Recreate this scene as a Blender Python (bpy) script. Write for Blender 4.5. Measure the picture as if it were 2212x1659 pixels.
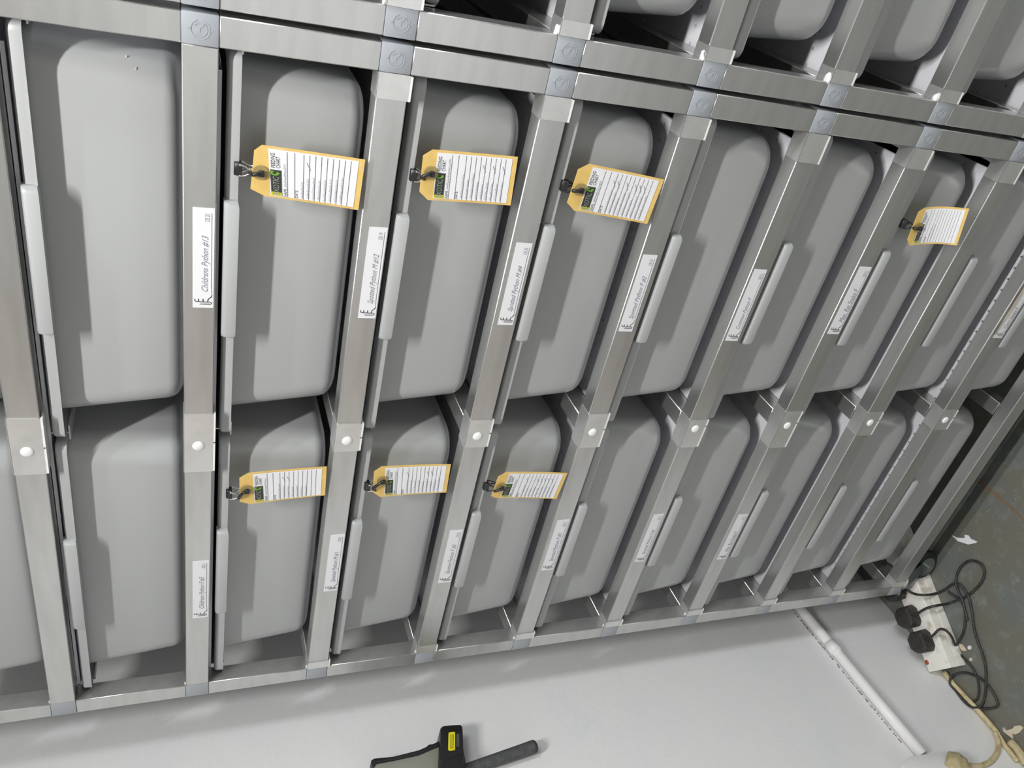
import bpy, bmesh, math, random
from mathutils import Vector, Matrix
S = bpy.context.scene
for o in list(bpy.data.objects): bpy.data.objects.remove(o)
COL = S.collection
random.seed(7)

# ------------------------------------------------------------------ camera, world, lights, exposure
CAM = Vector((1.03725794, -0.73412718, -0.14655392))
RC = Matrix(((0.21125512, 0.82095154, 0.53048077), (-0.31614049, 0.57094671, -0.7576774), (-0.92489268, -0.00764322, 0.38015144)))
FPX = 1731.13
cd = bpy.data.cameras.new('camera'); cam = bpy.data.objects.new('camera', cd); COL.objects.link(cam)
cam.matrix_world = Matrix.Translation(CAM) @ RC.to_4x4()
cd.sensor_width = 36; cd.sensor_fit = 'HORIZONTAL'; cd.lens = FPX/2212*36; cd.clip_start = .02
S.camera = cam
w = bpy.data.worlds.new('world'); S.world = w; w.use_nodes = True
w.node_tree.nodes['Background'].inputs[0].default_value = (.75, .82, 1, 1)
w.node_tree.nodes['Background'].inputs[1].default_value = .25
S.view_settings.view_transform = 'Standard'; S.view_settings.look = 'None'
S.view_settings.gamma = 1; S.view_settings.use_curve_mapping = False
try: S.cycles.caustics_reflective = False
except Exception: pass
S.view_settings.exposure = 1.25

CEIL = .86
def tube_light(name, loc, lx, ly, power, col):
    d = bpy.data.lights.new(name, 'AREA'); d.shape = 'RECTANGLE'; d.size = lx; d.size_y = ly; d.energy = power; d.color = col
    o = bpy.data.objects.new(name, d); COL.objects.link(o); o.location = loc
    return o
tube_light('ceiling_tube_lamp', (1.10, -.68, CEIL-.20), .50, .045, 9.8, (1, .985, .96))
tube_light('ceiling_tube_lamp', (3.0, -.44, CEIL-.10), 2.0, .05, 24, (.95, .98, 1))

d = bpy.data.lights.new('added_fill_light', 'AREA'); d.shape = 'RECTANGLE'; d.size = 1.9; d.size_y = 1.7; d.energy = 3.7; d.color = (.93, .97, 1)  # broad fill lamp added behind the camera to lift shadows and lower rows
o = bpy.data.objects.new('added_fill_light', d); COL.objects.link(o); o.location = (1.0, -2.25, -.72); o.rotation_euler = (math.radians(90), 0, 0)

def at(u, v, X=None, Y=None, Z=None):
    """point where the view through photo pixel (u, v) meets a given world plane"""
    d = RC @ Vector(((u-1106)/FPX, -(v-829.5)/FPX, -1))
    k = (X-CAM.x)/d.x if X is not None else (Y-CAM.y)/d.y if Y is not None else (Z-CAM.z)/d.z
    return CAM + d*k

# ------------------------------------------------------------------ materials
def mat(name, col, rough=.5, metal=0, spec=.5, noise=None, bump=None, emit=None):
    """noise=(scale(x,y,z), colour2, lo, hi) ; bump=(scale, strength, distance)"""
    m = bpy.data.materials.new(name); m.use_nodes = True
    nt = m.node_tree; N = nt.nodes; L = nt.links; b = N['Principled BSDF']
    b.inputs['Base Color'].default_value = (*col, 1); b.inputs['Roughness'].default_value = rough
    b.inputs['Metallic'].default_value = metal; b.inputs['Specular IOR Level'].default_value = spec
    tc = N.new('ShaderNodeTexCoord')
    def nz(scale, detail=4):
        mp = N.new('ShaderNodeMapping'); L.new(tc.outputs['Object'], mp.inputs[0])
        mp.inputs['Scale'].default_value = scale if isinstance(scale, tuple) else (scale,)*3
        n = N.new('ShaderNodeTexNoise'); n.inputs['Scale'].default_value = 1; n.inputs['Detail'].default_value = detail
        L.new(mp.outputs[0], n.inputs['Vector']); return n
    if noise:
        sc, c2, lo, hi = noise
        n = nz(sc); r = N.new('ShaderNodeMapRange'); r.inputs[1].default_value = lo; r.inputs[2].default_value = hi
        L.new(n.outputs[0], r.inputs[0]); mx = N.new('ShaderNodeMix'); mx.data_type = 'RGBA'
        mx.inputs[6].default_value = (*col, 1); mx.inputs[7].default_value = (*c2, 1)
        L.new(r.outputs[0], mx.inputs[0]); L.new(mx.outputs[2], b.inputs['Base Color'])
    if bump:
        n = nz(bump[0], 5); bp = N.new('ShaderNodeBump'); bp.inputs['Strength'].default_value = bump[1]; bp.inputs['Distance'].default_value = bump[2]
        L.new(n.outputs[0], bp.inputs['Height']); L.new(bp.outputs[0], b.inputs['Normal'])
    if emit: b.inputs['Emission Color'].default_value = (*emit, 1); b.inputs['Emission Strength'].default_value = 1
    m['b'] = 1
    return m
M = {}
M['alu'] = mat('brushed_aluminium', (.64, .64, .63), .33, .87, noise=((9, 60, 60), (.56, .56, .55), .35, .7), bump=((4, 500, 500), .05, .0004))
M['alu2'] = mat('bright_aluminium', (.80, .80, .79), .36, .8, noise=((30, 30, 30), (.70, .705, .69), .4, .7))
M['plastic'] = mat('connector_plastic', (.36, .385, .42), .42)
M['tub'] = mat('tub_plastic', (.43, .443, .447), .33, spec=.45, bump=((90, 90, 90), .05, .0006))
M['sheet'] = mat('white_pvc_sheet', (.92, .92, .97), .35)
M['white'] = mat('white_plastic', (.85, .85, .85), .3)
M['paper'] = mat('white_paper', (.80, .80, .83), .6)
M['yellow'] = mat('yellow_tag_card', (.80, .56, .19), .6, noise=((60, 60, 60), (.70, .47, .13), .35, .7))
M['ring'] = mat('brown_reinforcing_ring', (.36, .27, .11), .6)
M['ink'] = mat('black_ink', (.03, .03, .035), .7)
M['pen'] = mat('blue_black_pen', (.23, .23, .29), .7)
M['green'] = mat('green_print', (.16, .34, .05), .6)
M['lime'] = mat('lime_print', (.50, .52, .02), .6)
M['dark'] = mat('black_print', (.035, .045, .03), .6)
M['grey'] = mat('grey_print', (.30, .31, .31), .6)
M['black'] = mat('black_plastic', (.018, .018, .02), .35)
M['blackm'] = mat('matt_black_plastic', (.022, .020, .020), .5, noise=((200, 200, 200), (.06, .052, .048), .4, .7), bump=((300, 300, 300), .15, .001))
M['wire'] = mat('nickel_wire', (.75, .72, .66), .22, 1)
M['steel'] = mat('zinc_steel', (.45, .50, .53), .3, 1)
M['cream'] = mat('cream_cable', (.62, .53, .32), .5, noise=((70, 70, 70), (.40, .30, .13), .45, .75))
M['strip'] = mat('dirty_white_plastic', (.80, .78, .72), .35, noise=((55, 55, 55), (.45, .36, .22), .55, .8))
M['neon'] = mat('red_neon', (.35, .06, .02), .25)
M['glue'] = mat('yellowed_glue', (.52, .45, .28), .6, noise=((120, 120, 120), (.40, .31, .14), .4, .7), bump=((140, 140, 140), .4, .002))
M['pipe'] = mat('painted_conduit', (.80, .79, .79), .45, noise=((40, 14, 40), (.62, .56, .50), .62, .85))
M['rust'] = mat('rust_dirt', (.16, .09, .05), .8)
M['scrap'] = mat('paper_scrap', (.62, .55, .42), .7)
M['gunbody'] = mat('grey_green_casing', (.27, .28, .235), .4)
M['label_y'] = mat('warning_yellow', (.80, .72, .01), .45)
M['foam'] = mat('dark_grey_foam', (.065, .068, .07), .75, noise=((120, 120, 120), (.10, .10, .10), .4, .7))
M['brown'] = mat('brown_door', (.36, .26, .19), .6, noise=((3, 3, .6), (.26, .18, .13), .4, .6))
M['front'] = mat('grey_wall', (.28, .25, .21), .8)
M['ceil'] = mat('ceiling_white', (.72, .72, .70), .8)
M['rubber'] = mat('dark_rubber', (.03, .03, .03), .6)

def wall_mat():
    m = mat('painted_plaster', (.80, .80, .805), .6)
    nt = m.node_tree; N = nt.nodes; L = nt.links; b = N['Principled BSDF']
    g = N.new('ShaderNodeNewGeometry')
    def nz(s, d=5, r=.55):
        mp = N.new('ShaderNodeMapping'); mp.inputs['Scale'].default_value = s; L.new(g.outputs['Position'], mp.inputs[0])
        n = N.new('ShaderNodeTexNoise'); n.inputs['Scale'].default_value = 1; n.inputs['Detail'].default_value = d; n.inputs['Roughness'].default_value = r
        L.new(mp.outputs[0], n.inputs['Vector']); return n
    n1 = nz((45, 26, 60), 4, .45); n2 = nz((230, 160, 300), 3, .5)
    a = N.new('ShaderNodeMath'); a.operation = 'MULTIPLY_ADD'; a.inputs[1].default_value = .5
    L.new(n2.outputs[0], a.inputs[0]); L.new(n1.outputs[0], a.inputs[2])
    bp = N.new('ShaderNodeBump'); bp.inputs['Strength'].default_value = .3; bp.inputs['Distance'].default_value = .0014
    L.new(a.outputs[0], bp.inputs['Height']); L.new(bp.outputs[0], b.inputs['Normal'])
    # tiny dark fly specks
    v = N.new('ShaderNodeTexVoronoi'); v.inputs['Scale'].default_value = 34; L.new(g.outputs['Position'], v.inputs['Vector'])
    lt = N.new('ShaderNodeMath'); lt.operation = 'LESS_THAN'; lt.inputs[1].default_value = .055; L.new(v.outputs['Distance'], lt.inputs[0])
    sc = N.new('ShaderNodeSeparateColor'); L.new(v.outputs['Color'], sc.inputs[0])
    lt2 = N.new('ShaderNodeMath'); lt2.operation = 'LESS_THAN'; lt2.inputs[1].default_value = .16; L.new(sc.outputs[0], lt2.inputs[0])
    mu = N.new('ShaderNodeMath'); mu.operation = 'MULTIPLY'; L.new(lt.outputs[0], mu.inputs[0]); L.new(lt2.outputs[0], mu.inputs[1])
    n3 = nz((7, 7, 7)); r = N.new('ShaderNodeMapRange'); r.inputs[1].default_value = .5; r.inputs[2].default_value = .8; L.new(n3.outputs[0], r.inputs[0])
    m1 = N.new('ShaderNodeMix'); m1.data_type = 'RGBA'; m1.inputs[6].default_value = (.80, .80, .80, 1); m1.inputs[7].default_value = (.74, .75, .78, 1); L.new(r.outputs[0], m1.inputs[0])
    m2 = N.new('ShaderNodeMix'); m2.data_type = 'RGBA'; m2.inputs[7].default_value = (.12, .09, .07, 1); L.new(mu.outputs[0], m2.inputs[0]); L.new(m1.outputs[2], m2.inputs[6])
    L.new(m2.outputs[2], b.inputs['Base Color'])
    return m
def floor_mat():
    m = mat('painted_concrete', (.1, .1, .09), .5)
    nt = m.node_tree; N = nt.nodes; L = nt.links; b = N['Principled BSDF']
    g = N.new('ShaderNodeNewGeometry')
    def nz(s, d=5, r=.6):
        n = N.new('ShaderNodeTexNoise'); n.inputs['Scale'].default_value = s; n.inputs['Detail'].default_value = d; n.inputs['Roughness'].default_value = r
        L.new(g.outputs['Position'], n.inputs['Vector']); return n
    def mix(f, a, bcol):
        x = N.new('ShaderNodeMix'); x.data_type = 'RGBA'; L.new(f, x.inputs[0])
        if isinstance(a, tuple): x.inputs[6].default_value = (*a, 1)
        else: L.new(a, x.inputs[6])
        x.inputs[7].default_value = (*bcol, 1); return x.outputs[2]
    def rng(n, lo, hi):
        r = N.new('ShaderNodeMapRange'); r.inputs[1].default_value = lo; r.inputs[2].default_value = hi; L.new(n.outputs[0], r.inputs[0]); return r.outputs[0]
    c = mix(rng(nz(9), .42, .62), (.155, .150, .122), (.135, .155, .148))
    c = mix(rng(nz(42, 6, .7), .52, .75), c, (.21, .23, .215))
    c = mix(rng(nz(5, 3), .60, .72), c, (.17, .145, .09))
    v = N.new('ShaderNodeTexVoronoi'); v.inputs['Scale'].default_value = 70; L.new(g.outputs['Position'], v.inputs['Vector'])
    lt = N.new('ShaderNodeMath'); lt.operation = 'LESS_THAN'; lt.inputs[1].default_value = .07; L.new(v.outputs['Distance'], lt.inputs[0])
    sc = N.new('ShaderNodeSeparateColor'); L.new(v.outputs['Color'], sc.inputs[0])
    lt2 = N.new('ShaderNodeMath'); lt2.operation = 'LESS_THAN'; lt2.inputs[1].default_value = .35; L.new(sc.outputs[1], lt2.inputs[0])
    mu = N.new('ShaderNodeMath'); mu.operation = 'MULTIPLY'; L.new(lt.outputs[0], mu.inputs[0]); L.new(lt2.outputs[0], mu.inputs[1])
    c = mix(mu.outputs[0], c, (.42, .42, .36))
    L.new(c, b.inputs['Base Color'])
    bp = N.new('ShaderNodeBump'); bp.inputs['Strength'].default_value = .3; bp.inputs['Distance'].default_value = .002
    L.new(nz(150).outputs[0], bp.inputs['Height']); L.new(bp.outputs[0], b.inputs['Normal'])
    return m
M['wall'] = wall_mat(); M['floor'] = floor_mat()

# ------------------------------------------------------------------ mesh helpers
def mesh(name, V, F, smooth=False, ms=(), mi=None):
    me = bpy.data.meshes.new(name); me.from_pydata([tuple(v) for v in V], [], F)
    for x in ms: me.materials.append(M[x])
    if mi:
        for p, k in zip(me.polygons, mi): p.material_index = k
    if smooth:
        for p in me.polygons: p.use_smooth = True
    me.update(); return me
def obj(name, me, parent=None, loc=(0, 0, 0), rot=None):
    o = bpy.data.objects.new(name, me); COL.objects.link(o); o.location = loc
    if rot: o.rotation_euler = rot
    if parent: o.parent = parent
    return o
def thing(name, label, cat, loc=(0, 0, 0), group=None):
    o = bpy.data.objects.new(name, None); COL.objects.link(o); o.location = loc; o.empty_display_size = .02
    return tag(o, label, cat, group)
def tag(o, label, cat, group=None):
    o['label'] = label; o['category'] = cat
    if group: o['group'] = group
    return o
def struct(name, me):
    o = obj(name, me); o['kind'] = 'structure'; return o
def bm_mesh(name, bm, m, smooth=True, recalc=True):
    if recalc: bmesh.ops.recalc_face_normals(bm, faces=bm.faces)
    me = bpy.data.meshes.new(name); bm.to_mesh(me); bm.free(); me.materials.append(M[m])
    if smooth:
        for p in me.polygons: p.use_smooth = True
        me.set_sharp_from_angle(angle=math.radians(38))
    return me
def bm_box(bm, a, b):
    a = Vector(a); b = Vector(b)
    r = bmesh.ops.create_cube(bm, size=1); vs = r['verts']
    for v in vs: v.co = Vector(((v.co.x+.5)*(b.x-a.x)+a.x, (v.co.y+.5)*(b.y-a.y)+a.y, (v.co.z+.5)*(b.z-a.z)+a.z))
    return vs
def box_me(name, a, b, m, bev=0, seg=2):
    bm = bmesh.new(); bm_box(bm, a, b)
    if bev: bmesh.ops.bevel(bm, geom=bm.edges[:], offset=bev, segments=seg, profile=.5, affect='EDGES')
    return bm_mesh(name, bm, m, smooth=bool(bev))
def smooth_path(P, n=6, closed=False):
    P = [Vector(p) for p in P]; out = []
    for i in range(len(P)-1):
        p0 = P[max(i-1, 0)]; p1 = P[i]; p2 = P[i+1]; p3 = P[min(i+2, len(P)-1)]
        for k in range(n):
            t = k/n
            out.append(.5*((2*p1)+(p2-p0)*t+(2*p0-5*p1+4*p2-p3)*t*t+(3*p1-p0-3*p2+p3)*t**3))
    out.append(P[-1]); return out
def tube_geo(P, r, n=10):
    V = []; F = []
    t0 = (P[1]-P[0]).normalized(); up = t0.orthogonal().normalized(); m = len(P)
    for i, p in enumerate(P):
        t = (P[min(i+1, m-1)]-P[max(i-1, 0)])
        t = t.normalized() if t.length > 1e-9 else t0
        up = (up-t*up.dot(t)); up = up.normalized() if up.length > 1e-6 else t.orthogonal().normalized()
        s = t.cross(up)
        rr = r(i/(m-1)) if callable(r) else r
        for k in range(n):
            a = 2*math.pi*k/n; V.append(p+up*math.cos(a)*rr+s*math.sin(a)*rr)
        if i:
            for k in range(n):
                F.append(((i-1)*n+k, (i-1)*n+(k+1) % n, i*n+(k+1) % n, i*n+k))
    F.append(tuple(range(n))[::-1]); F.append(tuple(range((m-1)*n, m*n)))
    return V, F
def tube_me(name, P, r, m, n=10, sm=6):
    P = smooth_path(P, sm) if sm else [Vector(p) for p in P]
    V, F = tube_geo(P, r, n)
    return mesh(name, V, F, True, (m,))
def poly_extrude(name, pts, off, m, bev=0):
    """pts: planar polygon of 3D points, off: extrusion vector"""
    bm = bmesh.new(); vs = [bm.verts.new(p) for p in pts]; f = bm.faces.new(vs)
    r = bmesh.ops.extrude_face_region(bm, geom=[f]); nv = [g for g in r['geom'] if isinstance(g, bmesh.types.BMVert)]
    bmesh.ops.translate(bm, vec=off, verts=nv); bmesh.ops.recalc_face_normals(bm, faces=bm.faces)
    if bev: bmesh.ops.bevel(bm, geom=bm.edges[:], offset=bev, segments=2, profile=.5, affect='EDGES')
    return bm_mesh(name, bm, m)
_tc = {}
def text2d(s, size=1.0, shear=0):
    """flat text as vertices/faces in 2D from Blender's own font"""
    k = (s, size, shear)
    if k in _tc: return _tc[k]
    c = bpy.data.curves.new('t', 'FONT'); c.body = s; c.size = size; c.shear = shear; c.resolution_u = 2
    o = bpy.data.objects.new('t', c); COL.objects.link(o)
    dg = bpy.context.evaluated_depsgraph_get(); dg.update()
    me = o.evaluated_get(dg).to_mesh()
    V = [(v.co.x, v.co.y) for v in me.vertices]; F = [tuple(p.vertices) for p in me.polygons]
    o.evaluated_get(dg).to_mesh_clear(); bpy.data.objects.remove(o); bpy.data.curves.remove(c)
    _tc[k] = (V, F); return V, F
def text_fit(s, x, y, wid, hei, shear=0):
    V, F = text2d(s, 1, shear)
    x0 = min(v[0] for v in V); x1 = max(v[0] for v in V); y0 = min(v[1] for v in V); y1 = max(v[1] for v in V)
    return [((v[0]-x0)/(x1-x0)*wid+x, (v[1]-y0)/(y1-y0)*hei+y) for v in V], F
def stroke2d(P, wd):
    """polyline as flat ribbon in 2D"""
    V = []; F = []
    n = len(P)
    for i in range(n):
        a = Vector(P[max(i-1, 0)]); b = Vector(P[min(i+1, n-1)]); t = (b-a); t = t.normalized() if t.length else Vector((1, 0))
        q = Vector((-t.y, t.x))*wd/2; p = Vector(P[i]); V += [tuple(p+q), tuple(p-q)]
        if i: k = 2*i; F.append((k-2, k-1, k+1, k))
    return V, F
def scribble(rng, x, y, wid, hei, wd):
    n = max(4, int(wid/hei*2.4)); P = []
    for i in range(n*2):
        P.append((x+wid*i/(n*2-1)+rng.uniform(-.2, .2)*hei, y+hei*((i % 2)*rng.uniform(.45, 1.0)+(1-i % 2)*rng.uniform(-.05, .35))))
    return stroke2d(P, wd)
class Flat:
    """collects 2D prints, then maps them to a surface with fn(x, y) -> point"""
    def __init__(s): s.V = []; s.F = []
    def add(s, VF):
        k = len(s.V); s.V += VF[0]; s.F += [tuple(i+k for i in f) for f in VF[1]]
    def rect(s, x0, y0, x1, y1, n=6):
        V = []; F = []
        for i in range(n+1):
            y = y0+(y1-y0)*i/n; V += [(x0, y), (x1, y)]
            if i: k = 2*i; F.append((k-2, k-1, k+1, k))
        s.add((V, F))
    def build(s, name, fn, m, parent):
        return obj(name, mesh(name, [fn(*v) for v in s.V], s.F, False, (m,)), parent)

# ------------------------------------------------------------------ room
FLOOR = -1.575; WX = -.125
RX = 4.2; RY0 = -2.3; RY1 = .70
def quad(name, p, m): return mesh(name, p, [(0, 1, 2, 3)], False, (m,))
struct('floor', box_me('floor', (WX-.1, RY0, FLOOR-.08), (RX, RY1+.1, FLOOR), 'floor'))
struct('wall_left', box_me('wall_left', (WX-.1, RY0, FLOOR-.08), (WX, RY1+.1, CEIL), 'wall'))
struct('wall_back', box_me('wall_back', (WX, RY1, FLOOR), (RX, RY1+.1, CEIL), 'wall'))
struct('wall_right', box_me('wall_right', (RX, RY0, FLOOR-.08), (RX+.1, RY1+.1, CEIL), 'ceil'))
struct('wall_front', box_me('wall_front', (WX-.1, RY0-.1, FLOOR-.08), (RX+.1, RY0, CEIL), 'front'))
struct('door_1', box_me('door_1', (WX-.01, -1.30, FLOOR), (WX+.012, -.74, .45), 'brown'))
struct('ceiling', box_me('ceiling', (WX-.1, RY0-.1, CEIL), (RX+.1, RY1+.1, CEIL+.1), 'ceil'))

# ------------------------------------------------------------------ rack
P = .162; T = .025; H = .0144; W = .8882; G = .0047; XM = W/2; D = .60
LEVELS = range(-1, 10)
rail_me = box_me('rail', (T, 0, -H), (W-T, .0232, H), 'alu', .0009, 1)
backrail_me = box_me('back_rail', (T, 0, -H), (W-T, T, H), 'alu', 0)
post_me = box_me('post_tube', (0, 0, -P+H), (T, T, -H), 'alu', .0009, 1)
conn_me = box_me('connector', (-.0002, -.0003, -H), (T+.0002, T, H), 'plastic', .0012, 2)
depth_me = box_me('depth_tube', (0, T, -H+.0014), (T, D-T, H-.0014), 'alu', .0009, 1)
# round moulded mark: ring, broken inner ring and short arrow strokes standing proud of the connector
def arc(cx, cy, r, a0, a1, wd, n):
    return stroke2d([(cx+r*math.cos(math.radians(a0+(a1-a0)*i/n)), cy+r*math.sin(math.radians(a0+(a1-a0)*i/n))) for i in range(n+1)], wd)
def ribbon3(parts, y0, y1, name, m):
    V = []; F = []
    for RV, RF in parts:
        k = len(V); n = len(RV)
        V += [(x, y0, z) for x, z in RV]+[(x, y1, z) for x, z in RV]
        for f in RF: F.append(tuple(i+k for i in f)[::-1])
        m2 = n//2
        for i in range(m2-1):
            a, b, c, d = 2*i, 2*i+2, 2*i+1, 2*i+3
            F.append((k+a, k+b, k+b+n, k+a+n)); F.append((k+c, k+d, k+d+n, k+c+n))
    return mesh(name, V, F, False, (m,))
mk = [arc(T/2, 0, .0074, 20, 340, .0009, 22), arc(T/2, 0, .0052, 140, 420, .0009, 16), stroke2d([(T/2+.0052, -.0045), (T/2+.001, .0005), (T/2-.002, .0005)], .0009),
      stroke2d([(T/2, .0098), (T/2, .0070)], .0007), stroke2d([(T/2, -.0098), (T/2, -.0070)], .0007)]
mark_me = ribbon3(mk, -.0006, -.0002, 'embossed_mark', 'plastic')
def hole_sheet():
    px, py = .0187, .0377; nx = int((W-2*T-.006)/px); ny = 15; x0 = .3999-px*int((.3999-T)/px); y0 = .0437
    r = .0020; V = []; F = []; z1 = -.0148; z0 = -.0183
    dirs = [(1, 0), (1, 1), (0, 1), (-1, 1), (-1, 0), (-1, -1), (0, -1), (1, -1)]
    for i in range(nx):
        for j in range(ny):
            cx = x0+px*i+px*.0; cy = y0+py*j
            if cx+px/2 > W-T-.001: continue
            k = len(V)
            for z in (z1, z0):
                for a, b in dirs:
                    V.append((cx+a*px/2, max(cy+b*py/2, .0262), z))
                for q in range(8):
                    V.append((cx+r*math.cos(q*math.pi/4), cy+r*math.sin(q*math.pi/4), z))
            for q in range(8):
                n = (q+1) % 8
                F.append((k+q, k+n, k+8+n, k+8+q)); F.append((k+16+q, k+24+q, k+24+n, k+16+n)); F.append((k+8+q, k+8+n, k+24+n, k+24+q))
    k = len(V); xa = x0-px/2; xb = max(v[0] for v in V); ya = .0262
    V += [(xa, ya, z1), (xb, ya, z1), (xb, ya, z0), (xa, ya, z0)]; F.append((k, k+1, k+2, k+3))
    return mesh('shelf_sheet', V, F, False, ('sheet',))
sheet_me = hole_sheet()
bm = bmesh.new()
bm_box(bm, (XM-.0008, .030, -.0345), (XM+.0008, D-.03, -.0183)); bm_box(bm, (XM-.0092, .030, -.0358), (XM+.0092, D-.03, -.0343))
runner_me = bm_mesh('tub_runner', bm, 'alu2', False)
bm = bmesh.new()
bm_box(bm, (T+.0002, .030, -.0358), (T+.0016, D-.03, -.0183)); bm_box(bm, (T+.0002, .030, -.0358), (T+.0095, D-.03, -.0343))
runl_me = bm_mesh('tub_runner', bm, 'alu2', False)
bm = bmesh.new(); bm_box(bm, (W-T-.0016, .030, -.0358), (W-T-.0002, D-.03, -.0183)); bm_box(bm, (W-T-.0095, .030, -.0358), (W-T-.0002, D-.03, -.0343))
runr_me = bm_mesh('tub_runner', bm, 'alu2', False)
bm = bmesh.new(); bmesh.ops.create_uvsphere(bm, u_segments=20, v_segments=12, radius=.0063)
for v in bm.verts: v.co.y *= .42
but_me = bm_mesh('push_rivet', bm, 'white')
# front bracket: metal tab over the rail, with the white end of the runner strip below its edge
BR = {-1: (.408, .487), 0: (.4145, .4865), 1: (.4078, .4878), 2: (.4288, .4694), 3: (.4273, .4698), 4: (.4190, .4750), 5: (.4116, .4600), 6: (.4030, .4700), 7: (.4200, .4640), 8: (.4250, .4640)}
AE = {2: .8401, 3: .8401, 4: .8400, 5: .8295, 6: .8380, 7: .8350}
def bracket_me(x0, x1, split=True):
    bm = bmesh.new()
    bm_box(bm, (x0, -.0013, -.0150), (x1, 0, H+.0003)); bm_box(bm, (x0, -.0013, H), (x1, .0222, H+.0007))
    return bm_mesh('front_bracket', bm, 'alu2', False)
def lipstrip_me(x0, x1):
    bm = bmesh.new(); bm_box(bm, (x0, -.0016, -.0172), (x1, .016, -.0151)); return bm_mesh('runner_end', bm, 'white', False)

def rack(x0, label, right=True, snake=True):
    R = thing('tub_rack', label, 'rack', (x0, 0, FLOOR), 'aluminium racks side by side')
    oz = -FLOOR
    def part(name, me, x, y, z): return obj(name, me, R, (x, y, z+oz))
    for i in LEVELS:
        z = -i*P
        part('rail', rail_me, 0, 0, z); part('back_rail', backrail_me, 0, D-T, z)
        for x in (0, W-T):
            if i < 9: part('post_tube', post_me, x, 0, z); part('back_post', post_me, x, D-T, z)
            c = part('connector', conn_me, x, 0, z); part('back_connector', conn_me, x, D-T, z)
            if x > 0 or x0 > 0: obj('embossed_mark', mark_me, c)
            part('depth_tube', depth_me, x, 0, z)
        part('depth_tube', depth_me, XM-T/2, 0, z)
        if i < 9:
            part('shelf_sheet', sheet_me, 0, 0, z)
            part('tub_runner', runner_me, 0, 0, z); part('tub_runner', runl_me, 0, 0, z); part('tub_runner', runr_me, 0, 0, z)
            a, b = BR[i]
            part('front_bracket', bracket_me(a, b), 0, 0, z)
            part('runner_end', lipstrip_me(a+.001, XM+.0035), 0, 0, z); part('runner_end', lipstrip_me(XM+.006, b), 0, 0, z)
            o = part('push_rivet', but_me, XM+.0009, -.0013, z); o['label'] = 'white round push rivet'
        if i in AE:
            part('front_bracket', bracket_me(AE[i], W-T-.0002), 0, 0, z); part('runner_end', lipstrip_me(AE[i], W-T-.001), 0, 0, z)
        if i >= 2:
            part('front_bracket', bracket_me(T+.0002, T+.014), 0, 0, z); part('runner_end', lipstrip_me(T+.0006, T+.014), 0, 0, z)
    return R
rackA = rack(0, 'aluminium tube rack next to the white wall, with labelled rails')
rackB = rack(W+G, 'second aluminium tube rack, right behind the first one, only its edge column in view')

# sealant blobs where tubes meet the connectors
def blob_me(seed, r):
    rn = random.Random(seed); bm = bmesh.new(); bmesh.ops.create_icosphere(bm, subdivisions=2, radius=r)
    for v in bm.verts: v.co *= rn.uniform(.7, 1.25)
    for v in bm.verts: v.co.x *= 1.6; v.co.z *= .7
    return bm_mesh('sealant_blob', bm, 'white')
for i, r in ((2, .0032), (3, .0036), (4, .0038), (5, .0042), (6, .0040)):
    obj('sealant_blob', blob_me(i, r), rackB, (T+.002, .004, -i*P-FLOOR+H+.001))
for i in (0, 1, 2, 3, 4, 5, 6): obj('sealant_blob', blob_me(20+i, .0019), rackA, (T+.001, .0035, -i*P-FLOOR+H+.0008))

# casters under the corners
def disc_y(name, cx, cz, r, y0, y1, m, n=20):
    V = [(cx+rr*math.cos(2*math.pi*k/n), y, cz+rr*math.sin(2*math.pi*k/n)) for rr, y in ((r, y0), (r, y1)) for k in range(n)]
    return mesh(name, V, [tuple(range(n))[::-1], tuple(range(n, 2*n))]+[(k, (k+1) % n, n+(k+1) % n, n+k) for k in range(n)], False, (m,))
def caster(parent, x, y, ang):
    z = -9*P-H-FLOOR
    c = obj('caster', box_me('caster', (-.024, -.024, -.004), (.024, .024, 0), 'steel', .001, 1), parent, (x, y, z), (0, 0, ang))
    bm = bmesh.new(); bmesh.ops.create_cone(bm, cap_ends=True, segments=24, radius1=.024, radius2=.018, depth=.012, matrix=Matrix.Translation((0, 0, -.010)))
    obj('swivel', bm_mesh('swivel', bm, 'steel'), c)
    for s in (-1, 1):
        y0 = s*.0145
        pts = [(-.014, y0, -.014), (.016, y0, -.014), (.040, y0, -.048), (.034, y0, -.062), (.022, y0, -.060), (-.012, y0, -.026)]
        obj('fork', poly_extrude('fork', [Vector(p) for p in pts], Vector((0, s*.002, 0)), 'steel'), c)
    # wheel: turned profile
    prof = [(.0, -.010), (.010, -.011), (.016, -.009), (.026, -.010), (.0305, -.007), (.0325, 0), (.0305, .007), (.026, .010), (.016, .009), (.010, .011), (.0, .010)]
    n = 28; V = []; F = []
    for r, yy in prof:
        for k in range(n): a = 2*math.pi*k/n; V.append((.028+r*math.cos(a), yy, -.0530+.0013+r*math.sin(a)))
    for i in range(len(prof)-1):
        for k in range(n): F.append((i*n+k, i*n+(k+1) % n, (i+1)*n+(k+1) % n, (i+1)*n+k))
    V2 = [(x, y, z-(FLOOR*0)) for x, y, z in V]
    dz = (-z+.0325)-(-.0517)
    obj('wheel', mesh('wheel', [(x, y, zz+dz) for x, y, zz in V2], F, True, ('rubber',)), c)
    obj('hub', disc_y('hub', .028, -.0517+dz, .021, -.0125, .0125, 'steel'), c)
    obj('axle_bolt', disc_y('axle_bolt', .028, -.0517+dz, .006, -.0185, .0185, 'wire'), c)
for R, xs in ((rackA, (.016, W-.03)), (rackB, (.03, W-.03))):
    for x in xs:
        caster(R, x, .026, .25); caster(R, x, D-.03, 2.5)

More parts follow.
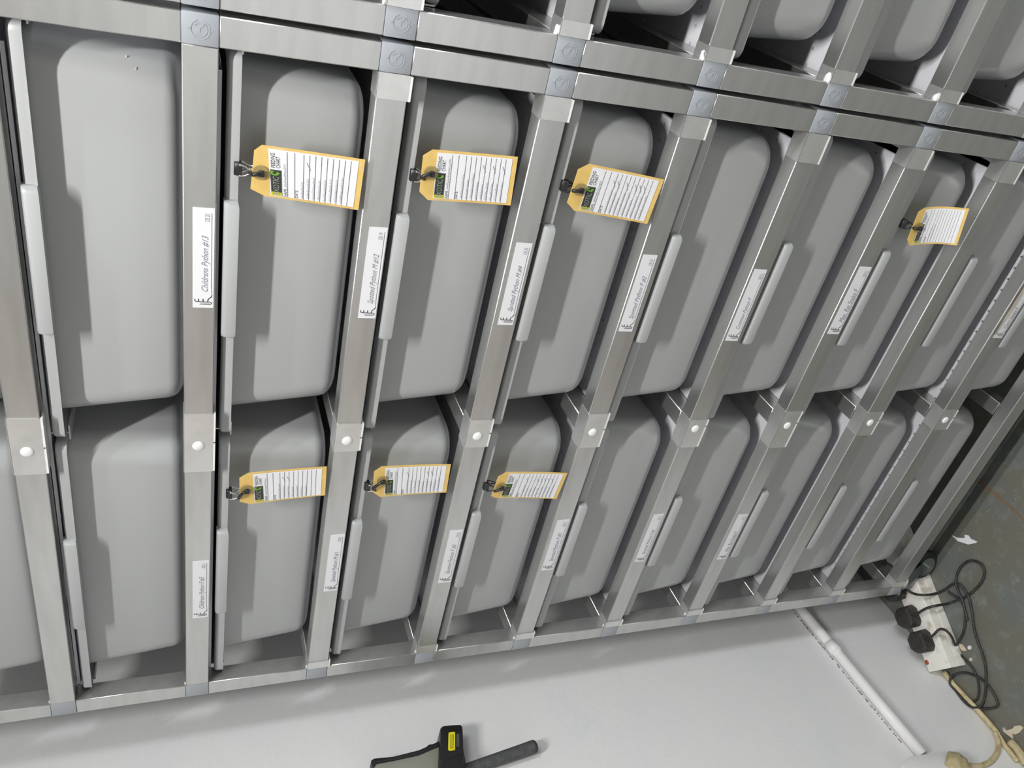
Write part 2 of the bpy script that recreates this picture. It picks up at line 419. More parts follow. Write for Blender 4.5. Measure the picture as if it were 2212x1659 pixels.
# ------------------------------------------------------------------ rail labels (stickers are parts of the rack)
def rail_label(parent, i, x0, x1, zb, zt, text, date, torn=False):
    rn = random.Random(int(x0*1e4)+i)
    h = zt-zb; z = -i*P-FLOOR; ox = 0
    mh = (zb+zt)/2
    s = obj('label_sticker', box_me('label_sticker', (x0, -.0006, zb), (x1, -.0001, zt), 'paper'), parent, (0, 0, z))
    fn = lambda a, b: (x0+a*h, -.0008, zb+b*h)
    Lh = (x1-x0)/h
    f = Flat()
    f.add(stroke2d([(.22, .66), (.21, .20), (.23, .12), (.28, .09), (.33, .12), (.35, .20), (.36, .80), (.39, .88), (.45, .91), (.51, .88)], .040))
    f.add(stroke2d([(.29, .62), (.28, .20)], .018))
    for q in (.72, .50): f.add(stroke2d([(.38, q), (.52, q)], .048))
    f.add(stroke2d([(.37, .28), (.50, .26), (.56, .20), (.66, .10), (.74, .08)], .045)); f.add(stroke2d([(.74, .08), (1.2, .11), (Lh-.25, .13)], .020))
    f.build('snake_border', fn, 'ink', s)
    g = Flat(); n = len(text)
    tw = min(3.1, n*.165)
    g.add(text_fit(text, .95, .17, tw, .42, .5)); g.add(text_fit(date, Lh-.72, .22, .42, .22, .2))
    g.build('handwriting', fn, 'pen', s)
    if torn:
        o = obj('torn_backing', mesh('torn_backing', [(x0-.003, -.0004, zt-.002), (x0+.01, -.0016, zt+.003), (x0+.035, -.001, zt+.001), (x0+.07, -.0018, zt+.003), (x1, -.0006, zt+.001), (x1, -.0012, zt-.003), (x0+.06, -.0014, zt-.004), (x0+.03, -.001, zt-.003)], [(0, 1, 2, 7), (7, 2, 3, 6), (6, 3, 4, 5)], False, ('scrap',)), s)
RL = [(1, .6180, .7225, -.0131, .0059, "Childrens Python #13", 'CB 20'), (2, .6105, .7150, -.0131, .0055, 'Spotted Python M #12', 'CB 19'), (3, .6060, .7082, -.0106, .0080, 'Spotted Python M #4', 'CB 20'),
      (4, .6005, .7035, -.0077, .0110, 'Spotted Python F #2', 'CB 20'), (5, .5895, .6932, -.0083, .0106, 'Common Python F', 'CB 21'), (6, .6030, .7055, -.0109, .0088, 'Mex. Rat Snake F', 'CB 21'),
      (1, .1620, .2658, -.0126, .0060, 'Childrens Python F #3', 'CB 21'), (2, .1870, .2922, -.0130, .0052, 'Spotted Python M #1', 'CB 20'), (3, .1795, .2830, -.0121, .0067, 'Spotted Python F #2', 'CB 20'),
      (4, .1830, .2862, -.0105, .0086, 'Spotted Python F #5', 'CB 19'), (5, .1800, .2820, -.0084, .0089, 'Spotted Python F #4', 'CB 19'), (6, .1645, .2662, -.0102, .0077, 'Mex. Rat Snake F', 'CB 21')]
for a in RL: rail_label(rackA, *a)
rail_label(rackA, 8, .6020, .7050, -.0120, .0066, 'Corn Snake F', 'CB 21', True)

# ------------------------------------------------------------------ tubs
TW = .4140; TL = .545
def rrect(x0, x1, y0, y1, r, n=7):
    out = []
    for cx, cy, a0 in ((x1-r, y1-r, 0), (x0+r, y1-r, 90), (x0+r, y0+r, 180), (x1-r, y0+r, 270)):
        for k in range(n+1):
            a = math.radians(a0+90*k/n); out.append((cx+r*math.cos(a), cy+r*math.sin(a)))
    return out
def loft(rings, cap0=True, cap1=True):
    V = []; F = []; n = len(rings[0][0])
    for pts, z in rings: V += [(x, y, z) for x, y in pts]
    for i in range(len(rings)-1):
        for k in range(n): F.append((i*n+k, i*n+(k+1) % n, (i+1)*n+(k+1) % n, (i+1)*n+k))
    if cap0: F.append(tuple(range(n))[::-1])
    if cap1: F.append(tuple(range((len(rings)-1)*n, len(rings)*n)))
    return V, F
def tub_body():
    def ring(t, ins, z):   # t 0 top .. 1 bottom
        a = .0140+.0110*t+ins; f = .0185+.0035*t+ins
        return rrect(a, TW-a, f, TL-f, max(.028+.004*t-ins*.3, .006)), z
    zt, zb = -.0240, -.1488; rf = .016; rings = []
    rings.append(ring(.98, .085, zb)); rings.append(ring(.98, .03, zb))
    for k in range(6):
        a = math.pi/2*k/5; z = zb+rf*(1-math.cos(a)); rings.append(ring((zt-z)/(zt-zb), rf*(1-math.sin(a)), z))
    for z in (-.1, -.07, -.04, zt): rings.append(ring((zt-z)/(zt-zb), 0, z))
    th = .0025
    rings.append(ring(0, th, zt)); rings.append(ring(.9, th, -.13)); rings.append(ring(.98, .02, -.144))
    V, F = loft(rings)
    me = mesh('body', V, F, True, ('tub',)); me.set_sharp_from_angle(angle=math.radians(50)); return me
def tub_lip():
    def r(ins, z, rr=.011): return rrect(ins, TW-ins, ins, TL-ins, max(rr-ins, .003)), z
    bodyr = rrect(.0138, TW-.0138, .0183, TL-.0183, .028)
    rings = [(bodyr, -.0244), (bodyr, -.0222), r(.0050, -.0220), r(.0028, -.0225), r(.0012, -.0236), r(.0004, -.0252), r(0, -.0335), r(.0014, -.0335), r(.0022, -.0252), (bodyr, -.0244)]
    V, F = loft(rings, False, False)
    me = mesh('lip', V, F, True, ('tub',)); me.set_sharp_from_angle(angle=math.radians(40)); return me
def tub_handle():
    x0, x1 = .1325, .2795
    prof = [(.0012, -.0345), (-.0092, -.0345), (-.0100, -.0262), (-.0088, -.0228), (-.0058, -.0210), (.0040, -.0208), (.0040, -.0230), (.0012, -.0255)]
    V = []; F = []
    st = [(0, .45, .0), (.0022, .86, .5), (.0055, 1, 1), (x1-x0-.0055, 1, 1), (x1-x0-.0022, .86, .5), (x1-x0, .45, 0)]
    n = len(prof)
    for dx, k, q in st:
        for y, z in prof: V.append((x0+dx, y*k if y < 0 else y, z if z > -.03 else z+.0010*(1-q)))
    for i in range(len(st)-1):
        for k in range(n): F.append((i*n+k, (i+1)*n+k, (i+1)*n+(k+1) % n, i*n+(k+1) % n))
    F.append(tuple(range(n))); F.append(tuple(range((len(st)-1)*n, len(st)*n))[::-1])
    bm = bmesh.new(); vs = [bm.verts.new(v) for v in V]
    for f in F: bm.faces.new([vs[i] for i in f])
    return bm_mesh('handle', bm, 'tub')
body_me, lip_me, handle_me = tub_body(), tub_lip(), tub_handle()
tubs = {}
def tub(x, i, key, label, dy=0):
    t = thing('plastic_tub', label, 'tub', (x, .0100+dy, -i*P), 'grey plastic tubs in the racks')
    obj('body', body_me, t); obj('lip', lip_me, t); obj('handle', handle_me, t)
    tubs[key] = t; return t
LX, RXX = .0285, .4485
names = {-1: 'half cut off by the left edge of the photo', 0: 'largest, first full one from the left edge of the photo'}
RA = {-1: 'grey tub of the upper column, only a sliver at the left photo edge', 0: 'largest grey tub, upper column, no tag, under two yellow stain specks',
      1: 'grey tub in upper column behind the biggest yellow tag', 2: 'grey tub in upper column behind the second yellow tag from the left',
      3: 'grey tub in upper column behind the third tag, whose lower edge has writing', 4: 'untagged grey tub in upper column, right next to the three tagged ones',
      5: 'untagged grey tub in upper column between the common python and rat snake labels', 6: 'grey tub in upper column with the small curled yellow tag',
      7: 'grey tub in upper column beside the torn beige label', 8: 'last grey tub of upper column, above the floor at the right photo edge'}
LA = {-1: 'grey tub of the lower column cut by the left photo edge', 0: 'lower column grey tub, nearest full one beside the wall, no tag',
      1: 'lower column grey tub behind its largest yellow tag', 2: 'lower column grey tub behind the middle yellow tag of three', 3: 'lower column grey tub behind the smallest of three yellow tags',
      4: 'lower column grey tub without tag, first after the tagged ones', 5: 'lower column grey tub, second after the tagged ones', 6: 'lower column grey tub, third from the floor end',
      7: 'lower column grey tub, last but one before the floor', 8: 'lower column last grey tub, over the dark gap above the floor'}
for i in range(-1, 9):
    tub(RXX, i, ('R', i), RA[i]); tub(LX, i, ('L', i), LA[i])
LB = {1: 'grey tub in the second rack hidden behind the top edge', 2: 'second rack grey tub, first lip showing at the top edge', 3: 'second rack grey tub, first with its lit rounded end in view', 4: 'second rack grey tub, middle one at the top edge',
      5: 'second rack grey tub, fourth rounded end along the top edge', 6: 'second rack grey tub near the top right corner', 7: 'second rack grey tub in the top right corner of the photo', 8: 'second rack grey tub at the right photo edge, lowest'}
for i in range(1, 9): tub(W+G+LX, i, ('B', i), LB[i])
# two dried specks on the largest tub
for (u, v) in ((273, 123), (294, 149)):
    q = at(u, v, Y=0.0)-Vector((RXX, .0100, 0)); dq = (at(u, v, Y=.05)-at(u, v, Y=0.0)).normalized()
    from mathutils.bvhtree import BVHTree
    hit = BVHTree.FromPolygons([vv.co for vv in body_me.vertices], [tuple(pp.vertices) for pp in body_me.polygons]).ray_cast(q, dq)[0]
    s = obj('dried_speck', blob_me(int(u), .0011), tubs[('R', 0)], hit); s.data.materials[0] = M['scrap']

# ------------------------------------------------------------------ yellow tags, clips
def make_tag(i, px, Y0, curl, label, clippx, clip_label, seed, hole, marks=2, skirt=False, dark=False):
    """px: SR, TR, TL, SL, BR, BL pixels; the tag hangs at depth Y0 and its lower end curls by `curl`"""
    rn = random.Random(seed)
    SR, TR, TL_, SL = [at(*q, Y=Y0) for q in px[:4]]; BR_, BL_ = [at(*q, Y=Y0+curl) for q in px[4:]]
    o0 = (SR+SL)/2; o0 = Vector((o0.x, Y0, (TR.z+TL_.z)/2))
    def fn(s, t, off=0.0):
        if t >= 0: a = SL.lerp(BL_, t); b = SR.lerp(BR_, t)
        else: a = SL.lerp(TL_, -t); b = SR.lerp(TR, -t)
        p = a.lerp(b, s); p.y = Y0+curl*(max(t, 0)**2)-off
        return tuple(p-o0)
    root = thing('feeding_tag', label, 'tag', o0, 'yellow feeding tags clipped to tubs')
    V = []; F = []; ts = [-1, -.5, 0]+[k/10 for k in range(1, 11)]; ns = 6
    for t in ts:
        for k in range(ns+1): V.append(fn(k/ns, t))
    for t in ts:
        for k in range(ns+1): V.append(fn(k/ns, t, -.0005))
    nv = len(ts)*(ns+1)
    for r in range(len(ts)-1):
        for k in range(ns):
            a = r*(ns+1)+k; F.append((a, a+1, a+ns+2, a+ns+1)); F.append((nv+a, nv+a+ns+1, nv+a+ns+2, nv+a+1))
        for a, b in ((r*(ns+1), (r+1)*(ns+1)), (r*(ns+1)+ns, (r+1)*(ns+1)+ns)): F.append((a, b, nv+b, nv+a))
    for r in (0, len(ts)-1):
        for k in range(ns): a = r*(ns+1)+k; F.append((a, a+1, nv+a+1, nv+a))
    bm = bmesh.new(); vs = [bm.verts.new(v) for v in V]
    for f in F: bm.faces.new([vs[q] for q in f])
    obj('card', bm_mesh('card', bm, 'yellow'), root)
    m = lambda x, y: fn(x, 1-y, .0004)            # print coordinates: x 0..1 across, y 0 bottom .. 1 shoulder
    m2 = lambda x, y: fn(x, 1-y, .0007)
    s = Flat(); s.rect(.045, .06, .955, .945, 10); st = s.build('chart_sticker', m, 'paper', root)
    f = Flat()
    for k in range(10): y = .135+.0585*k+(.03 if k > 8 else 0); f.rect(.05 if k else .05, y, .93, y+.004, 1)
    for k in (): pass
    f.add(text_fit('FEEDING', .60, .885, .28, .042)); f.add(text_fit('CHART', .60, .835, .22, .042))
    f.add(text_fit('NAME', .06, .775, .15, .033)); f.add(text_fit('DATE', .06, .66, .15, .033))
    f.rect(.05, .765, .93, .769, 1)
    f.build('printed_lines', m2, 'ink', st)
    b = Flat(); b.rect(.10, .825, .56, .935, 2); b.build('logo_panel', m2, 'dark', st)
    m3 = lambda x, y: fn(x, 1-y, .0010)
    b = Flat(); b.rect(.06, .825, .125, .935, 2); b.build('logo_end', m3, 'lime', st)
    b = Flat(); b.add(text_fit('EXOTIC', .075, .852, .36, .062, .1)); b.build('logo_text', lambda x, y: fn(x, 1-y, .0012), 'grey', st)
    b = Flat(); b.add(arc(.50, .895, .035, 20, 300, .03, 10)); b.build('logo_leaf', m3, 'green', st)
    g = Flat(); g.add(scribble(rn, .24, .775, .42+rn.uniform(0, .2), .035, .006))
    for k in range(marks):
        y = .60-.0585*k
        if y < .08: break
        g.add(scribble(rn, .08, y, rn.uniform(.30, .52), .034, .005))
        if rn.random() < .3: g.add(stroke2d([(.60, y+.008), (.66, y-.002), (.78, y+.034)], .007))
    g.build('handwriting', m2, 'pen', st)
    h = at(*hole, Y=Y0-.0005)-o0
    def disc(name, r, y, mt):
        V = [(h.x, y, h.z)]+[(h.x+r*math.cos(2*math.pi*k/20), y, h.z+r*math.sin(2*math.pi*k/20)) for k in range(20)]
        return obj(name, mesh(name, V, [(0, 1+k, 1+(k+1) % 20) for k in range(20)], False, (mt,)), root)
    yy = -.0018
    disc('hole_reinforcement', .0068, yy, 'ring')
    # clip on the lip edge above the tag
    c = at(*clippx, Y=.0080)
    cl = thing('binder_clip', clip_label, 'clip', c, 'binder clips holding the tags')
    bm = bmesh.new()
    vs = [bm.verts.new(v) for v in [(-.0058, -.0020, .0035), (.0058, -.0020, .0035), (.0058, -.0042, -.0030), (-.0058, -.0042, -.0030), (-.0058, .0042, .0035), (.0058, .0042, .0035), (.0058, .0058, -.0030), (-.0058, .0058, -.0030)]]
    for q in ((0, 1, 2, 3), (7, 6, 5, 4), (0, 4, 5, 1), (3, 2, 6, 7), (0, 3, 7, 4), (1, 5, 6, 2)): bm.faces.new([vs[z] for z in q])
    bmesh.ops.bevel(bm, geom=bm.edges[:], offset=.0004, segments=1, affect='EDGES')
    obj('spring_body', bm_mesh('spring_body', bm, 'black'), cl)
    wm = 'black' if dark else 'wire'
    for sy in (-1, 1):
        y = -.0046 if sy < 0 else .0062
        pts = [(-.0050, y, -.0006), (-.0046, y-.0004*1, -.0050), (-.0018, y-.0012*(sy < 0), -.0100), (-.0016, y-.0015, -.0140), (.0016, y-.0015, -.0140), (.0018, y-.0012*(sy < 0), -.0100), (.0046, y-.0004, -.0050), (.0050, y, -.0006)]
        obj('wire_arm', tube_me('wire_arm', pts, .0007, wm, 8, 3), cl)
    # black cable tie from the clip through the hole
    a = c-o0+Vector((0, -.0060, -.0135)); 
    tz = max(fn(.5, -1)[2], h.z+.004)
    pts = [a+Vector((0, -.003, .0035)), Vector(((a.x+h.x)/2, -.0040, max(tz, a.z))), Vector((h.x, yy-.0040, h.z+.0035)), Vector((h.x, yy-.0026, h.z)), Vector((h.x, yy+.0003, h.z-.0016))]
    tie = obj('cable_tie', tube_me('cable_tie', pts, .0019, 'black', 8, 4), root)
    obj('tie_head', box_me('tie_head', (-.0028, -.0024, -.0026), (.0028, .0010, .0026), 'black', .0006, 1), root, Vector((h.x, yy-.002, h.z-.0006)))
    return root
make_tag(1, [(566, 313), (549, 325), (541, 408), (573, 424), (789, 345), (774, 454)], -.004, -.003, 'biggest yellow tag, tilted, with four crossed lines of entries', (514, 364), 'binder clip with silver arms over the biggest yellow tag', 1, (562, 372), 8)
make_tag(2, [(935, 323), (914, 336), (906, 414), (924, 432), (1119, 339), (1103, 444)], -.004, -.003, 'yellow tag with creased top, second from left in the upper column', (893, 378), 'binder clip with silver arms on the second upper tub lip', 2, (930, 373), 10)
make_tag(3, [(1273, 354), (1249, 366), (1225, 438), (1240, 455), (1435, 388), (1398, 484)], -.004, -.003, 'slanting yellow tag with handwriting on its lower yellow edge', (1218, 401), 'dark binder clip over the slanting third upper tag', 3, (1252, 409), 10, dark=True)
make_tag(6, [(1998, 449), (1984, 458), (1960, 518), (1965, 531), (2094, 451), (2067, 530)], -.004, -.020, 'small curled yellow tag far right, reflected in the rail', (1951, 483), 'black binder clip far right above the curled tag', 4, (1983, 491), 2, dark=True)
make_tag(1, [(536, 1022), (517, 1033), (518, 1084), (541, 1089), (706, 1008), (702, 1070)], -.004, -.003, 'yellow tag in lower column, leftmost, bottom edge folded', (495, 1066), 'binder clip with bright arms, leftmost in the lower column', 5, (532, 1057), 7)
make_tag(2, [(824, 1008), (808, 1019), (805, 1063), (822, 1074), (974, 1003), (964, 1064)], -.004, -.004, 'yellow tag in lower column, middle one, gently bowed', (793, 1050), 'binder clip in the middle of the lower three', 6, (826, 1037), 10)
make_tag(3, [(1094, 1020), (1076, 1030), (1061, 1072), (1072, 1076), (1226, 1022), (1202, 1078)], -.004, -.004, 'yellow tag in lower column, rightmost of its three', (1050, 1050), 'black binder clip, rightmost of the lower three', 7, (1082, 1051), 10, dark=True)

# ------------------------------------------------------------------ wall conduit and box
cdt = thing('conduit_pipe', 'white painted conduit pipe running along the wall above the floor', 'pipe', (WX, 0, -1.35))
def wp(x, y, z): return Vector((x-WX, y, z+1.35))
pa, pb = Vector((WX+.0115, .30, -1.326)), Vector((WX+.0115, -.258, -1.366))
lp = lambda t: pa.lerp(pb, t)
o_ = Vector((WX, 0, -1.35))
obj('tube', tube_me('tube', [lp(0)-o_, lp(1)-o_], .0105, 'pipe', 20, 4), cdt)
obj('coupling', tube_me('coupling', [lp(.555)-o_, lp(.60)-o_], .0125, 'pipe', 20, 2), cdt)
rn = random.Random(3)
V, F = [], []
for k in range(170):      # crumbly dirt line along the upper edge of the pipe
    t = rn.uniform(.36, .95); p = lp(t)-o_+Vector((-.0105, 0, .0108+rn.uniform(-.001, .0012))); s = rn.uniform(.0004, .0013)
    b = len(V); V += [p+Vector((0, -s*1.6, -s)), p+Vector((0, s*1.6, -s)), p+Vector((0, 0, s)), p+Vector((s, 0, 0))]; F += [(b, b+1, b+2), (b, b+1, b+3), (b+1, b+2, b+3), (b+2, b, b+3)]
o = obj('dirt_line', mesh('dirt_line', V, F, False, ('rust',)), cdt); o['kind'] = 'stuff'

def wbox(name, pix, X0, X1, m, label=None, cat=None, bev=.002):
    pts = [at(u, v, X=X1) for u, v in pix]
    me = poly_extrude(name, pts, Vector((X0-X1, 0, 0)), m, bev)
    return obj(name, me)
jb = wbox('junction_box', [(1950, 1650), (1966, 1634), (1985, 1630), (2062, 1622), (2086, 1634), (2084, 1690), (1960, 1690)], WX, WX+.022, 'pipe')
tag(jb, 'white wall box at the end of the conduit, cut by the bottom photo edge', 'box')
bm = bmesh.new(); bmesh.ops.create_icosphere(bm, subdivisions=3, radius=1)
rn = random.Random(5)
for v in bm.verts:
    v.co = Vector((v.co.x*.011, v.co.y*.022, v.co.z*.024))*(1+.12*math.sin(v.co.y*9+v.co.z*7)+rn.uniform(-.05, .05))
q = at(2068, 1650, X=WX+.024)
tag(obj('glue_lump', bm_mesh('glue_lump', bm, 'glue'), None, q), 'lump of yellowed glue on the white wall box', 'glue')

def px_path(L, r): return [at(u, v, Z=FLOOR+z) if not isinstance(z, tuple) else at(u, v, X=z[0]) for u, v, z in L]
def cable(name, L, r, m, label, cat='cable', group=None, parts=None):
    pts = px_path(L, r)
    for q in pts: q.x = max(q.x, WX+r+.0008)
    o = obj(name, tube_me(name, pts, r, m, 8, 5)); tag(o, label, cat, group); return o
cable('white_cable', [(2064, 1640, (WX+.03,)), (2090, 1652, (WX+.016,)), (2115, 1654, (WX+.010,)), (2140, 1644, (WX+.008,)), (2155, 1622, (WX+.008,)), (2156, 1600, (WX+.010,)), (2150, 1582, .012)], .0045, 'cream', 'cream cable looping from the glue lump up to the floor edge')

# ------------------------------------------------------------------ power strip with plugs
SH = .040; top = FLOOR+SH
n0 = at(2051, 1443, Z=top); f0 = at(1984, 1272, Z=top); w0 = at(2008, 1459, Z=top)
ax = (f0-n0).normalized(); side = Vector((-ax.y, ax.x, 0))     # side points to the wall
wd = .056; ln = .40
ps = thing('power_strip', 'dirty white power strip on the floor beside the wall', 'power strip', (n0.x, n0.y, FLOOR))
ang = math.atan2(ax.y, ax.x)
ps.rotation_euler = (0, 0, ang)
# local: x along strip (away from camera), y toward wall, z up
pr = [(wd+.002, 0), (wd+.002, .010), (wd, SH-.004), (wd-.004, SH), (.002, SH), (-.001, SH-.002), (-.0035, .022), (-.0020, .021), (-.0020, .0195), (-.0040, .019), (-.0055, .004), (-.0055, 0)]
V = []; F = []
for x, k in ((0, .985), (.003, 1), (ln, 1)):
    for y, z in pr: V.append((x, (y-.02)*k+.02, z*k))
n = len(pr)
for i in range(2):
    for k in range(n): F.append((i*n+k, (i+1)*n+k, (i+1)*n+(k+1) % n, i*n+(k+1) % n))
F += [tuple(range(n)), tuple(range(2*n, 3*n))[::-1]]
bm = bmesh.new(); vs = [bm.verts.new(v) for v in V]
for f in F: bm.faces.new([vs[i] for i in f])
bmesh.ops.bevel(bm, geom=[e for e in bm.edges if e.calc_length() > .05], offset=.0012, segments=2, affect='EDGES')
obj('casing', bm_mesh('casing', bm, 'strip'), ps)
R2 = Matrix.Rotation(-ang, 3, 'Z'); org = Vector((n0.x, n0.y, FLOOR))
def loc(p): return R2 @ (p-org)
ld = loc(at(2002, 1431, Z=top))
bm = bmesh.new(); bmesh.ops.create_uvsphere(bm, u_segments=16, v_segments=8, radius=.0048)
for v in bm.verts: v.co.z *= .5
obj('neon_lamp', bm_mesh('neon_lamp', bm, 'neon'), ps, (ld.x, ld.y, SH))
for k in range(3):
    for q in range(3):
        x = .052+.055*k+q*.003
        obj('moulded_rib', box_me('moulded_rib', (x, -.0052, .023), (x+.0012, .0005, .036), 'strip'), ps, (0, -.0005, .0005))
plug_px = [(1990, 1386), (1961, 1333), (1930, 1275)]
cab = [
 # nearest plug: out to the floor coil
 [(2010, 1377, .060), (2019, 1369, .064), (2027, 1361, .060), (2036, 1359, .052), (2047, 1365, .045), (2057, 1378, .034), (2063, 1393, .010), (2072, 1384, .004), (2082, 1362, .006), (2085, 1335, .004), (2083, 1312, .004), (2074, 1296, .004), (2058, 1285, .005), (2048, 1278, .006)],
 [(1981, 1326, .060), (1990, 1320, .058), (2004, 1313, .056), (2024, 1308, .045), (2050, 1303, .004), (2084, 1290, .004), (2108, 1272, .004), (2123, 1252, .004), (2126, 1232, .004), (2117, 1217, .004), (2098, 1211, .004), (2080, 1220, .004), (2068, 1238, .004), (2065, 1258, .006), (2071, 1280, .006), (2079, 1296, .004), (2085, 1320, .004), (2090, 1340, .004)],
 [(1958, 1275, .055), (1970, 1281, .05), (1985, 1285, .052), (2005, 1285, .040), (2025, 1281, .004), (2042, 1273, .004), (2054, 1264, .004), (2068, 1260, .006), (2082, 1272, .004), (2093, 1292, .004), (2100, 1325, .004), (2104, 1355, .004), (2112, 1385, .004), (2122, 1412, .004), (2129, 1440, .004), (2130, 1470, .004), (2128, 1500, .004), (2120, 1524, .006), (2102, 1528, .012), (2080, 1518, .014), (2060, 1500, .012), (2051, 1480, .012), (2055, 1462, .010), (2070, 1454, .006), (2090, 1454, .004), (2115, 1464, .004), (2138, 1485, .004), (2152, 1510, .004), (2155, 1524, .004), (2140, 1530, .004), (2115, 1530, .006), (2095, 1520, .010)],
]
plab = ['black moulded plug nearest the red neon lamp of the power strip', 'black moulded plug in the middle of the power strip', 'black plug half hidden under the rack corner']
for (u, v), cb, lb in zip(plug_px, cab, plab):
    c = at(u, v, Z=top+.012); base = Vector((c.x, c.y, top))
    pl = thing('mains_plug', lb, 'plug', base, 'black plugs in the power strip'); pl.rotation_euler = (0, 0, ang)
    bm = bmesh.new()
    out = [(-.021, -.012), (-.013, -.019), (.013, -.019), (.021, -.012), (.021, .011), (.010, .024), (-.010, .024), (-.021, .011)]
    rings = []
    for s, z in ((1, .0), (1.04, .004), (1.0, .016), (.93, .023), (.75, .025)):
        rings.append(([(x*s, y*s) for x, y in out], z))
    V, F = loft(rings)
    vs = [bm.verts.new(q) for q in V]
    for f in F: bm.faces.new([vs[i] for i in f])
    obj('plug_body', bm_mesh('plug_body', bm, 'blackm'), pl)
    for k in range(5): obj('grip_ridge', box_me('grip_ridge', (-.0125+.0055*k, -.012, .0248), (-.0105+.0055*k, .013, .0262), 'blackm', .0004, 1), pl)
    Rl = Matrix.Rotation(-ang, 3, 'Z')
    pts = [at(uu, vv, Z=FLOOR+z) for uu, vv, z in cb]
    for q in pts: q.x = max(q.x, WX+.0036)
    pts = [base+Vector((0, 0, .012))+(pts[0]-base-Vector((0, 0, .012)))*.35]+pts
    obj('plug_cable', tube_me('plug_cable', [Rl @ (q-base) for q in pts], .0026, 'blackm', 8, 5), pl)
pts = [(2040, 1452, .016), (2050, 1466, .008), (2062, 1482, .007), (2085, 1505, .007), (2105, 1526, .008), (2125, 1548, .008), (2148, 1575, .008), (2165, 1605, .008), (2172, 1640, .010), (2176, 1668, .012)]
cable('mains_lead', pts, .0048, 'cream', 'thick cream mains lead from the power strip along the floor edge')
cable('cream_cord', [(2036, 1452, .010), (2046, 1470, .004), (2075, 1500, .004), (2098, 1524, .004), (2120, 1556, .004), (2142, 1592, .004), (2160, 1625, .004), (2180, 1640, .004), (2200, 1665, .004)], .0030, 'cream', 'thinner flaky cream cord beside the mains lead')
cable('thin_black_wire', [(2060, 1400, .003), (2085, 1425, .003), (2105, 1450, .003), (2114, 1480, .003), (2112, 1508, .003), (2095, 1520, .004), (2118, 1532, .003)], .0022, 'blackm', 'thin black wire lying across the coil on the floor')

# ------------------------------------------------------------------ floor scraps and line
def scrap(pix, m, label, cat, z=.0012, name='paper_scrap'):
    pts = [at(u, v, Z=FLOOR+.0003) for u, v in pix]
    o = obj(name, poly_extrude(name, pts, Vector((0, 0, z)), m)); tag(o, label, cat); return o
scrap([(2056, 1156), (2072, 1162), (2085, 1162), (2084, 1155), (2092, 1156), (2098, 1164), (2112, 1170), (2108, 1173), (2092, 1176), (2070, 1169)], 'paper', 'torn strip of white paper on the floor at the shadow edge', 'paper')
scrap([(2074, 1390), (2080, 1392), (2087, 1401), (2088, 1406), (2080, 1405), (2075, 1398)], 'scrap', 'brown wood chip on the floor by the coil', 'chip', .003, 'wood_chip')
scrap([(2092, 1396), (2096, 1394), (2100, 1398), (2098, 1403), (2093, 1402)], 'paper', 'small white crumb beside the brown wood chip', 'crumb', .003, 'crumb')
scrap([(2096, 1421), (2101, 1420), (2101, 1428), (2096, 1427)], 'scrap', 'tiny beige crumb on the floor below the wood chip', 'crumb', .003, 'crumb')
scrap([(2168, 1571), (2176, 1578), (2190, 1573), (2193, 1568), (2205, 1566), (2212, 1572), (2204, 1582), (2196, 1586), (2188, 1584), (2189, 1595), (2180, 1588), (2170, 1580)], 'scrap', 'curl of flaking beige paint in the corner', 'paint flake', .003, 'paint_flake')
cable('brown_stick', [(2182, 1602, .006), (2200, 1622, .006), (2216, 1650, .006)], .0075, 'glue', 'stubby beige and brown stick by the lead in the corner', 'stick')
pl_ = scrap([(2108, 1032), (2114, 1036), (2150, 1062), (2200, 1108), (2225, 1134), (2225, 1142), (2196, 1112), (2146, 1068), (2112, 1044)], 'rust', 'x', 'x', .0002, 'painted_line')
M['oline'] = mat('faded_orange_line', (.19, .125, .08), .6); pl_.data.materials[0] = M['oline']
del pl_['label']; del pl_['category']; pl_['kind'] = 'structure'; pl_.name = 'trim_1'

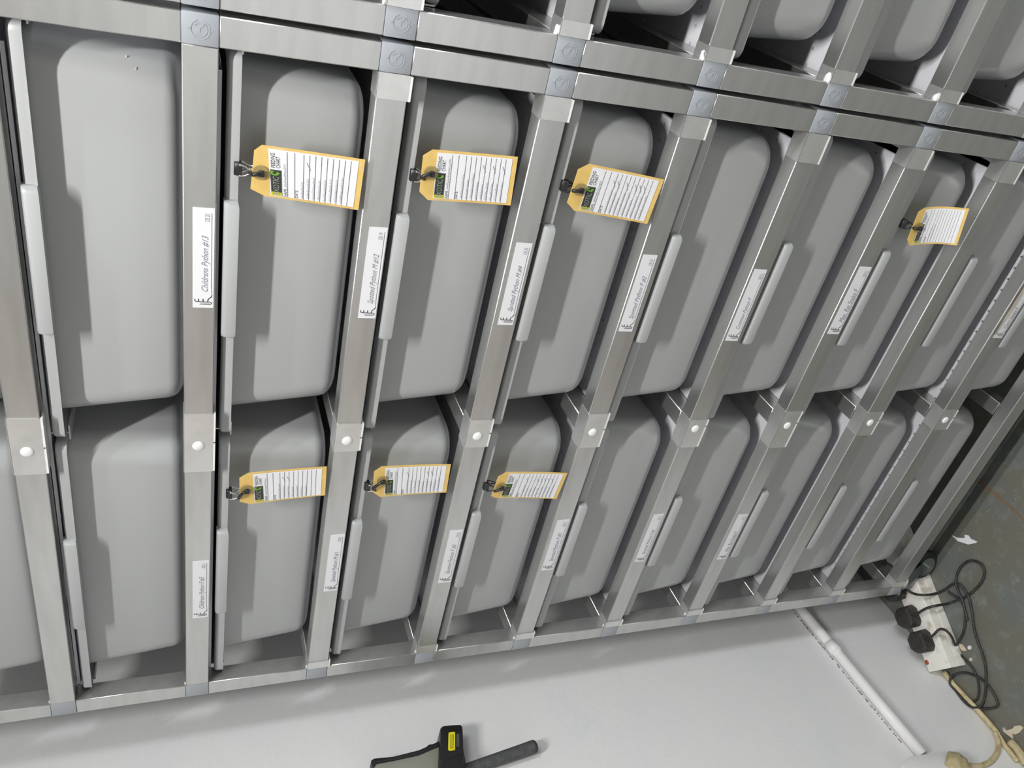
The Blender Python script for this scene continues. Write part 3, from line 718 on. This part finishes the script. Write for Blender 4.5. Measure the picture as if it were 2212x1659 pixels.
# ------------------------------------------------------------------ infrared thermometer and stick on the wall
X1 = WX+.038
tg = thing('infrared_thermometer', 'grey and black pistol thermometer with a yellow warning label, against the wall', 'thermometer', (WX, -.09, -.50))
def gp(name, pix, Xa, Xb, m, bev=.0015, parent=tg):
    o_ = parent.location
    pts = [at(u, v, X=Xb)-o_ for u, v in pix]
    return obj(name, poly_extrude(name, pts, Vector((Xa-Xb, 0, 0)), m, bev), parent)
gp('casing', [(804, 1642), (850, 1636), (905, 1622), (952, 1604), (956, 1700), (806, 1700)], WX+.002, X1-.006, 'gunbody')
gp('edge_trim', [(801, 1648), (802, 1642), (808, 1638), (850, 1634), (905, 1620), (950, 1600), (952, 1609), (905, 1629), (850, 1641), (812, 1648), (806, 1658)], WX+.003, X1-.002, 'black', .001)
gp('trigger_nub', [(922, 1612), (927, 1608), (948, 1606), (948, 1612), (926, 1618)], WX+.008, X1-.014, 'black', .0006)
gp('head', [(951, 1572), (957, 1567), (976, 1565), (996, 1564), (1000, 1570), (1002, 1618), (1006, 1640), (1006, 1700), (947, 1700), (948, 1655), (950, 1620)], WX+.002, X1+.006, 'black', .0028)
gp('warning_label', [(969, 1583), (971, 1582), (981, 1581), (983, 1582), (983, 1620), (972, 1622), (968, 1620)], X1+.006, X1+.0064, 'label_y', 0)
for k in range(3): gp('warning_text', [(973+k*3, 1586), (973.8+k*3, 1586), (973.8+k*3-.5, 1617), (973+k*3-.5, 1617)], X1+.0064, X1+.0067, 'ink', 0)
gp('lens_panel', [(986, 1585), (992, 1585), (992, 1612), (986, 1614)], X1+.0058, X1+.0063, 'foam', 0)
gp('lens_barrel', [(960, 1640), (990, 1628), (1003, 1626), (1004, 1700), (958, 1700)], X1+.004, X1+.014, 'black', .004)
a = at(1000, 1665, X=WX+.020); b = at(1153, 1613, X=WX+.020)
st = thing('foam_grip_stick', 'dark grey foam covered stick sticking out beside the thermometer', 'stick', a)
Ls = (b-a).length
obj('foam_sleeve', tube_me('foam_sleeve', [Vector((0, 0, 0)), (b-a)*.35, (b-a)*.75, (b-a)*1.0], lambda t: .0086+.0018*t, 'foam', 20, 5), st)
obj('end_cap', tube_me('end_cap', [(b-a)*.998, (b-a)*1.02, (b-a)*1.032], lambda t: .0104-.0035*t*t, 'blackm', 20, 3), st)
